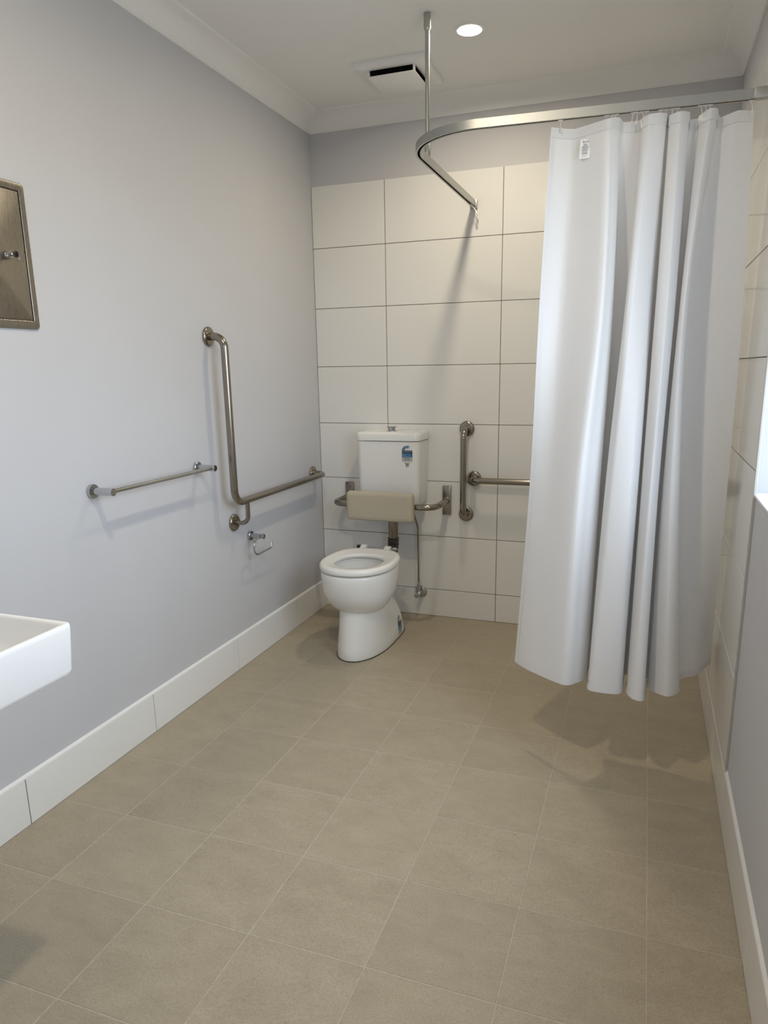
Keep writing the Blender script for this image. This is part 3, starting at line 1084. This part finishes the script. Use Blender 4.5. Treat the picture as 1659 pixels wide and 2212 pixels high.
def towel_rail():
    t = thing('towel_rail', 'thin chrome towel rail on two round posts on the left wall', 'towel rail', (0.0, -1.475, 0.972))
    for y in (-1.770, -1.180):
        round_post(t, y, 0.971, 0.091, 0.0235, 0.0128)
    bm = NB(); tube(bm, [(0.074, -1.770, 0.971), (0.074, -1.180, 0.971)], 0.0082, 18)
    obj('bar', bm, M['chrome'], t, 40)
    t = thing('toilet_roll_holder', 'empty chrome toilet roll hook on the left wall below the grab rail', 'toilet roll holder', (0.0, -0.806, 0.603))
    round_post(t, -0.806, 0.602, 0.078, 0.0212, 0.0122)
    X = 0.064
    p = fillet([(X, -0.806, 0.600), (X, -0.832, 0.600), (X, -0.878, 0.600), (X, -0.878, 0.524), (X, -0.724, 0.528), (X, -0.716, 0.558)], [0.0, 0.037, 0.037, 0.012], 12)
    bm = NB(); tube(bm, p, 0.0042, 14)
    obj('hook', bm, M['chrome'], t, 60)
towel_rail()

# ------------------------------------------------------------------ recessed dispenser on the left wall
def dispenser():
    y1, y0, z0, z1 = -1.906, -2.236, 1.4785, 1.8765
    cy, cz = (y0 + y1) / 2, (z0 + z1) / 2
    t = thing('paper_towel_dispenser', 'recessed stainless steel towel dispenser with keyed lock on the left wall', 'dispenser', (0.0, cy, cz))
    w, h = y1 - y0, z1 - z0
    def sec(ww, hh, x, r):
        return [(x, a, b) for a, b in rrect(ww, hh, r, 6, cy, cz)]
    bm = NB()
    loft(bm, [sec(w, h, 0.0003, 0.012), sec(w, h, 0.004, 0.012), sec(w - 0.006, h - 0.006, 0.0075, 0.010), sec(w - 0.040, h - 0.040, 0.0095, 0.004), sec(w - 0.045, h - 0.045, 0.0085, 0.003), sec(w - 0.046, h - 0.046, 0.002, 0.003)])
    obj('frame', bm, M['plate'], t, 40)
    bm = NB()
    loft(bm, [sec(w - 0.051, h - 0.051, 0.0025, 0.003), sec(w - 0.051, h - 0.051, 0.0078, 0.003), sec(w - 0.053, h - 0.053, 0.0085, 0.003)])
    obj('door', bm, M['plate'], t, 40)
    lx = 0.0085
    ly, lz = -1.992, 1.676
    bm = NB(); lathe(bm, (lx, ly, lz), (1, 0, 0), [(0, 0.0115), (0.003, 0.0115), (0.0045, 0.010), (0.006, 0.0105), (0.0095, 0.0105), (0.011, 0.009), (0.011, 0.0)], 26)
    k = obj('lock', bm, M['chrome'], t, 40)
    bm = NB(); tube(bm, [(lx + 0.010, ly, lz), (lx + 0.021, ly, lz)], 0.0042, 12)
    obj('key_shank', bm, M['chrome'], k)
    bm = NB(); lathe(bm, (lx + 0.021, ly - 0.003, lz), (0, 1, 0), [(0, 0.0), (0, 0.007), (0.0012, 0.0085), (0.0048, 0.0085), (0.006, 0.007), (0.006, 0.0)], 22)
    bmesh.ops.translate(bm, vec=(0.0075, 0, 0), verts=bm.verts)
    obj('key_bow', bm, M['black'], k, 40)
    bm = NB()
    c = Vector((lx + 0.032, ly + 0.002, lz - 0.009))
    pts = [c + Vector((0.006 * math.sin(a), 0.002 * math.cos(a), 0.009 * math.cos(a))) for a in [2 * PI * q / 24 for q in range(25)]]
    tube(bm, pts, 0.0006, 6)
    obj('key_ring', bm, M['chrome'], k, 60)
dispenser()

# ------------------------------------------------------------------ wash basin
def basin():
    X1, Y1, ZR, ZL = 0.578, -2.490, 0.830, 0.713
    Y0 = -3.02
    cx, cy = X1 / 2 + 0.0005, (Y0 + Y1) / 2
    w, d = X1 - 0.001, Y1 - Y0
    t = thing('wash_basin', 'white rectangular wall-hung china wash basin at the left edge', 'basin', (0.0, cy, 0.77))
    def sec(ww, dd, z, r, ox=0.0):
        return [(a, b, z) for a, b in rrect(ww, dd, r, 8, cx + ox, cy)]
    bm = NB()
    loft(bm, [sec(w - 0.05, d - 0.05, ZL - 0.001, 0.02), sec(w - 0.022, d - 0.022, ZL, 0.022), sec(w - 0.010, d - 0.010, ZL + 0.004, 0.02), sec(w - 0.006, d - 0.006, ZL + 0.012, 0.016),
              sec(w, d, ZR - 0.012, 0.010), sec(w - 0.001, d - 0.001, ZR - 0.004, 0.010), sec(w - 0.005, d - 0.005, ZR - 0.0005, 0.009), sec(w - 0.011, d - 0.011, ZR, 0.008),
              sec(w - 0.024, d - 0.024, ZR - 0.001, 0.010), sec(w - 0.030, d - 0.030, ZR - 0.005, 0.012), sec(w - 0.050, d - 0.046, ZR - 0.060, 0.03), sec(w - 0.085, d - 0.085, ZR - 0.082, 0.05), sec(w - 0.25, d - 0.25, ZR - 0.092, 0.06)])
    obj('bowl', bm, M['basin'], t, 50)
    bm = NB(); lathe(bm, (cx, cy, ZR - 0.0935), (0, 0, 1), [(0, 0.032), (0.003, 0.032), (0.004, 0.028), (0.003, 0.0)], 24)
    obj('waste_plug', bm, M['chrome'], t, 40)
basin()

# ------------------------------------------------------------------ shower rail
RY = -1.155     # axis of the long run
def rail_path():
    ctrl = fillet([(0.868, 0.0, 0), (0.882, RY, 0), (1.995, RY + 0.012, 0)], 0.26, 26)
    out = []
    for p in ctrl:
        out.append(Vector((p.x, p.y, 2.1335 - 0.0085 * min(1.0, -p.y / 0.9) - 0.014 * max(0.0, p.x - 1.2) / 0.8)))
    # extra stations along the straight runs
    full = []
    for a, b in zip(out, out[1:]):
        k = max(1, int((b - a).length / 0.12))
        full += [a.lerp(b, i / k) for i in range(k)]
    return full + [out[-1]]
RAIL = rail_path()
def rail_at_x(x):
    """Point on the underside axis of the long run."""
    best = min(RAIL, key=lambda p: abs(p.x - x) if p.y < -1.0 else 9)
    z = 2.125 - 0.014 * max(0.0, x - 1.2) / 0.8
    return Vector((x, RY + 0.012 * max(0.0, x - 0.868) / 1.127, z - 0.0265))

def shower_rail():
    t = thing('shower_curtain_rail', 'curved silver curtain rail round the shower, held by a ceiling post', 'curtain rail', (0.868, -0.815, 2.12))
    a, h, s, dp = 0.0110, -0.0265, 0.0042, -0.009
    prof = [(-a, 0.0), (a, 0.0), (a, h), (s, h), (s, h + 0.004), (s + 0.0035, h + 0.004), (s + 0.0035, dp), (-s - 0.0035, dp), (-s - 0.0035, h + 0.004), (-s, h + 0.004), (-s, h), (-a, h)]
    bm = NB()
    p = [RAIL[0] + Vector((0, -0.004, 0))] + RAIL[1:]
    sweep(bm, p, prof)
    obj('track', bm, M['alu'], t, 35)
    # black strip that paints the shade inside the channel
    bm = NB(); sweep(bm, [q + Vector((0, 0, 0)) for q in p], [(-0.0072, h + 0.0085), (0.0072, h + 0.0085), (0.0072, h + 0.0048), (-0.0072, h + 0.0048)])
    obj('channel_shade', bm, M['dark'], t)
    bm = NB()
    z = RAIL[0].z
    box(bm, 0.868 - 0.0165, 0.868 + 0.0165, -0.020, -0.0003, z - 0.034, z + 0.004, 0.002, 2)
    obj('wall_bracket', bm, M['alu'], t, 40)
    e = RAIL[-1]
    bm = NB()
    box(bm, 1.948, XT - 0.0005, e.y - 0.0135, e.y + 0.0135, e.z - 0.0265, e.z + 0.003, 0.002, 2)
    obj('wall_bracket', bm, M['alu'], t, 40)
    # ceiling post
    PX, PY = 0.8775, -0.815
    zt = 2.1255
    bm = NB(); tube(bm, [(PX, PY, zt + 0.03), (PX, PY, ZC - 0.03)], 0.0082, 18)
    obj('ceiling_post', bm, M['alu'], t, 40)
    bm = NB(); lathe(bm, (PX, PY, ZC - 0.0002), (0, 0, -1), [(0, 0.0125), (0.012, 0.0130), (0.048, 0.0130), (0.054, 0.0105), (0.056, 0.0085)], 22)
    obj('post_cap', bm, M['alu'], t, 40)
    bm = NB(); lathe(bm, (PX, PY, zt), (0, 0, 1), [(0, 0.0115), (0.043, 0.0115), (0.047, 0.0085)], 22)
    obj('post_socket', bm, M['alu'], t, 40)
    bm = NB(); box(bm, PX - 0.008, PX + 0.008, PY - 0.028, PY + 0.03, zt - 0.001, zt + 0.004, 0.001, 1)
    obj('post_foot', bm, M['alu'], t)
shower_rail()

# ------------------------------------------------------------------ curtain
# Each row is one vertical line of the cloth: its place at the heading, at 1.55 m, at 0.96 m and at the hem.
CURT = [
((1.3850,-1.1780,2.068),(1.3660,-1.1720,1.562),(1.3450,-1.1300,0.942),(1.3190,-1.1900,0.300)),
((1.4510,-1.1520,2.063),(1.4300,-1.1350,1.558),(1.4150,-1.1700,0.951),(1.3760,-1.2500,0.300)),
((1.5500,-1.1920,2.068),(1.5560,-1.2070,1.553),(1.5200,-1.2470,0.967),(1.5050,-1.3350,0.300)),
((1.5690,-1.1820,2.073),(1.5770,-1.1840,1.548),(1.5560,-1.2120,0.966),(1.5490,-1.3050,0.300)),
((1.5830,-1.1660,2.075),(1.5940,-1.1500,1.550),(1.5840,-1.1680,0.961),(1.5770,-1.2550,0.300)),
((1.5950,-1.1460,2.067),(1.5910,-1.0750,1.553),(1.5810,-1.0700,0.950),(1.5740,-1.1900,0.300)),
((1.6420,-1.1460,2.067),(1.6370,-1.0720,1.553),(1.6060,-1.0700,0.950),(1.5900,-1.1860,0.300)),
((1.6520,-1.1800,2.063),(1.6330,-1.1980,1.549),(1.6020,-1.1900,0.962),(1.5860,-1.3100,0.300)),
((1.6710,-1.1920,2.067),(1.6530,-1.2120,1.545),(1.6230,-1.2450,0.971),(1.6000,-1.3550,0.300)),
((1.6970,-1.1820,2.070),(1.6940,-1.1780,1.543),(1.6840,-1.2500,0.975),(1.6880,-1.3500,0.300)),
((1.7170,-1.1630,2.071),(1.7120,-1.1500,1.545),(1.7060,-1.2000,0.968),(1.6990,-1.2700,0.300)),
((1.7170,-1.1420,2.068),(1.7090,-1.0800,1.549),(1.7030,-1.1000,0.955),(1.6960,-1.2000,0.300)),
((1.7260,-1.1420,2.068),(1.7260,-1.0800,1.549),(1.7200,-1.0960,0.955),(1.7150,-1.1960,0.300)),
((1.7260,-1.1720,2.063),(1.7220,-1.1900,1.545),(1.7160,-1.2000,0.968),(1.7110,-1.3250,0.300)),
((1.7540,-1.1900,2.065),(1.7540,-1.2080,1.541),(1.7440,-1.2500,0.977),(1.7330,-1.3750,0.300)),
((1.7780,-1.1660,2.067),(1.7790,-1.1650,1.542),(1.7680,-1.2050,0.971),(1.7660,-1.3700,0.300)),
((1.7820,-1.1380,2.055),(1.7760,-1.0800,1.546),(1.7650,-1.1100,0.959),(1.7630,-1.2100,0.300)),
((1.8060,-1.1380,2.055),(1.7960,-1.0800,1.546),(1.7850,-1.1060,0.959),(1.7820,-1.2060,0.300)),
((1.8090,-1.1600,2.056),(1.7920,-1.1800,1.543),(1.7810,-1.1800,0.967),(1.7780,-1.2750,0.300)),
((1.8340,-1.1860,2.064),(1.8050,-1.1960,1.539),(1.8050,-1.2200,0.975),(1.8350,-1.3220,0.300)),
((1.8520,-1.1700,2.066),(1.8170,-1.1700,1.541),(1.8310,-1.1950,0.968),(1.8730,-1.2750,0.300)),
((1.8630,-1.1400,2.050),(1.8185,-1.0750,1.545),(1.8325,-1.0750,0.956),(1.8830,-1.1700,0.300)),
((1.9100,-1.1500,2.060),(1.9020,-1.0920,1.542),(1.9150,-1.0720,0.955),(1.9400,-1.1100,0.300)),
((1.9520,-1.1450,2.055),(1.9760,-1.0950,1.540),(1.9850,-1.0550,0.951),(1.9900,-0.9900,0.300)),
]
def cr(p0, p1, p2, p3, t):
    return 0.5 * ((2 * p1) + (p2 - p0) * t + (2 * p0 - 5 * p1 + 4 * p2 - p3) * t * t + (3 * p1 - p0 - 3 * p2 + p3) * t ** 3)
def spline(vals, u):
    n = len(vals) - 1
    i = min(int(u), n - 1)
    g = lambda k: vals[max(0, min(n, k))]
    return cr(g(i - 1), g(i), g(i + 1), g(i + 2), u - i)
NS, NZ = 8, 64
def curtain_grid():
    n = len(CURT)
    grid = []
    for j in range(NZ + 1):
        w = 3.0 * j / NZ
        row = []
        lines = []
        for c in CURT:
            lines.append(Vector([spline([c[k][a] for k in range(4)], w) for a in range(3)]))
        for i in range((n - 1) * NS + 1):
            u = i / NS
            i0 = min(int(u), n - 2)
            p = Vector([spline([l[a] for l in lines], u) for a in range(3)]).lerp(lines[i0].lerp(lines[i0 + 1], u - i0), 0.55 - 0.13 * w)
            p.x = min(p.x, XT - 0.009)
            row.append(p)
        grid.append(row)
    return grid
def curtain():
    g = curtain_grid()
    def sheet(rows, cols, off=0.0):
        bm = NB()
        vs = [[bm.verts.new(g[j][i]) for i in cols] for j in rows]
        for j in range(len(rows) - 1):
            for i in range(len(cols) - 1):
                bm.faces.new((vs[j][i], vs[j + 1][i], vs[j + 1][i + 1], vs[j][i + 1]))
        if off:
            bm.normal_update()
            sg = -1.0 if sum(v.normal.y for v in bm.verts) > 0 else 1.0
            for v in bm.verts:
                v.co += v.normal * (off * sg)
        return bm
    nc = len(g[0])
    o = obj('shower_curtain', sheet(range(NZ + 1), range(nc)), M['cloth'], None, 180, recalc=False)
    tag(o, 'long white pleated shower curtain hanging at the right from the curved rail', 'shower curtain')
    def child(name, bm):
        return obj(name, bm, M['cloth'], o, 180, recalc=False)
    child('top_hem', sheet(range(0, 3), range(nc), 0.0020))
    # 45 mm heading, 14 mm side hem, 20 mm bottom hem
    child('bottom_hem', sheet(range(NZ - 1, NZ + 1), range(nc), 0.0016))
    # the side hem is a narrow strip along the free left edge
    bm = NB()
    vs = []
    for j in range(NZ + 1):
        a, b = g[j][0], g[j][1]
        d = (g[j][2] - a).normalized()
        vs.append([bm.verts.new(a + d * s + Vector((0, -0.0014, 0))) for s in (-0.0012, 0.007, 0.0145)])
    for j in range(NZ):
        for i in range(2):
            bm.faces.new((vs[j][i], vs[j + 1][i], vs[j + 1][i + 1], vs[j][i + 1]))
    child('side_hem', bm)
    # care label
    c0 = Vector((1.4885, -1.1640, 2.0265))
    def find(x, z):
        best, bd = None, 9
        for j in range(0, 8):
            for i in range(0, 3 * NS):
                p = g[j][i]
                d = (p.x - x) ** 2 + (p.z - z) ** 2
                if d < bd:
                    best, bd = p, d
        return best
    def fn(u, v):
        x = c0.x - 0.0155 + u - 0.0022 * (0.055 - v) / 0.055
        z = c0.z - 0.055 + v
        y = find(x, z).y - 0.004 - 0.006 * (0.055 - v) / 0.055
        return Vector((x, -1.168 - 0.005 * (0.055 - v) / 0.055, z)), Vector((0, -1, 0))
    bm = NB(); lay(bm, *quad(0.0, 0.031, 0.0, 0.055, 3, 6), fn, 0, 0.0)
    lb = obj('care_label', bm, M['label'], o, recalc=False)
    lb['label'] = 'small white sewn care label with black print'
    bm = NB()
    put_text(bm, 'RosCon', 0.0088, 0.0155, 0.0452, fn, 0, 0.0006, 'CENTER', 0.66, 0.35)
    put_text(bm, 'Made in China', 0.0030, 0.0150, 0.0055, fn, 0, 0.0006, 'CENTER', 0.9)
    r = random.Random(3)
    for k in range(13):
        v = 0.0412 - k * 0.00245
        w = r.uniform(0.0045, 0.0115)
        u = -w
        while u < w - 0.001:
            d = r.uniform(0.001, 0.0028)
            lay(bm, *quad(0.0155 + u, 0.0155 + min(u + d, w), v, v + 0.0010, 1, 1), fn, 0, 0.0006)
            u += d + 0.0006
    obj('print', bm, M['p_black'], lb, recalc=False)
    return g
GRID = curtain()

# ------------------------------------------------------------------ hooks
def hook_mesh():
    bm = NB()
    box(bm, -0.0032, 0.0032, -0.003, 0.003, 0.0012, 0.0040, 0.0006, 1)        # runner in the track
    box(bm, -0.0075, 0.0075, -0.0045, 0.0045, -0.0035, -0.0005, 0.0008, 1)
    box(bm, -0.0075, -0.0052, -0.0040, 0.0040, -0.0010, 0.0010, 0.0, 1)
    box(bm, 0.0052, 0.0075, -0.0040, 0.0040, -0.0010, 0.0010, 0.0, 1)
    box(bm, -0.0015, 0.0015, -0.0015, 0.0015, -0.001, 0.002)
    p = [(0, 0, -0.003), (0.0, -0.010, -0.012), (0.0, -0.019, -0.024), (0.0, -0.0255, -0.038), (0.0, -0.0265, -0.0425), (0.0, -0.0245, -0.0435), (0.0, -0.0225, -0.040), (0.0, -0.0215, -0.033)]
    tube(bm, p, 0.0014, 8)
    me = mesh_from(bm, 'curtain_hook', 50)
    me.materials.append(M['plastic'])
    return me
def hooks():
    me = hook_mesh()
    xs = [1.4072, 1.5442, 1.560, 1.572, 1.6224, 1.6342, 1.6459, 1.6589, 1.699, 1.7154, 1.733, 1.745, 1.8085, 1.822, 1.834, 1.9440]
    words = ['the leftmost, holding the free top corner of the curtain', 'second from the left along the curtain', 'third from the left along the curtain', 'fourth from the left along the curtain',
             'fifth from the left, first of the bunch of four', 'sixth from the left, in the bunch of four', 'seventh from the left, in the bunch of four', 'eighth from the left, last of the bunch of four',
             'ninth from the left along the curtain', 'tenth from the left along the curtain', 'seventh from the right along the curtain', 'sixth from the right along the curtain',
             'fifth from the right along the curtain', 'fourth from the right along the curtain', 'third from the right along the curtain', 'rightmost, beside the wall bracket']
    words[10], words[11] = 'sixth from the right along the curtain', 'fifth from the right along the curtain'
    words[12], words[13], words[14] = 'fourth from the right, apart in a gap', 'third from the right along the curtain', 'second from the right along the curtain'
    for k, x in enumerate(xs):
        o = bpy.data.objects.new('curtain_hook', me)
        p = rail_at_x(x)
        o.location = p
        o.rotation_euler = (0, 0, random.uniform(-0.25, 0.25))
        if k in (5, 6):
            o.rotation_euler = (0.0, 0.25 if k == 5 else -0.1, 0.3)
        COL.objects.link(o)
        tag(o, 'white curtain hook in the rail, ' + words[k], 'curtain hook', 'hooks holding the shower curtain')
    z = 2.1335 - 0.0265
    for k, (y, w) in enumerate(((-0.0285, 'the one touching the wall bracket'), (-0.041, 'second from the wall'), (-0.0535, 'third from the wall'), (-0.066, 'farthest of four from the wall'))):
        o = bpy.data.objects.new('curtain_hook', me)
        o.location = (0.868, y, z - 0.0004)
        o.rotation_euler = (0, 0, PI / 2 + 0.15 * (k % 2))
        COL.objects.link(o)
        tag(o, 'spare empty hook at the back wall end, ' + w, 'curtain hook', 'spare hooks bunched at the end of the rail')
hooks()
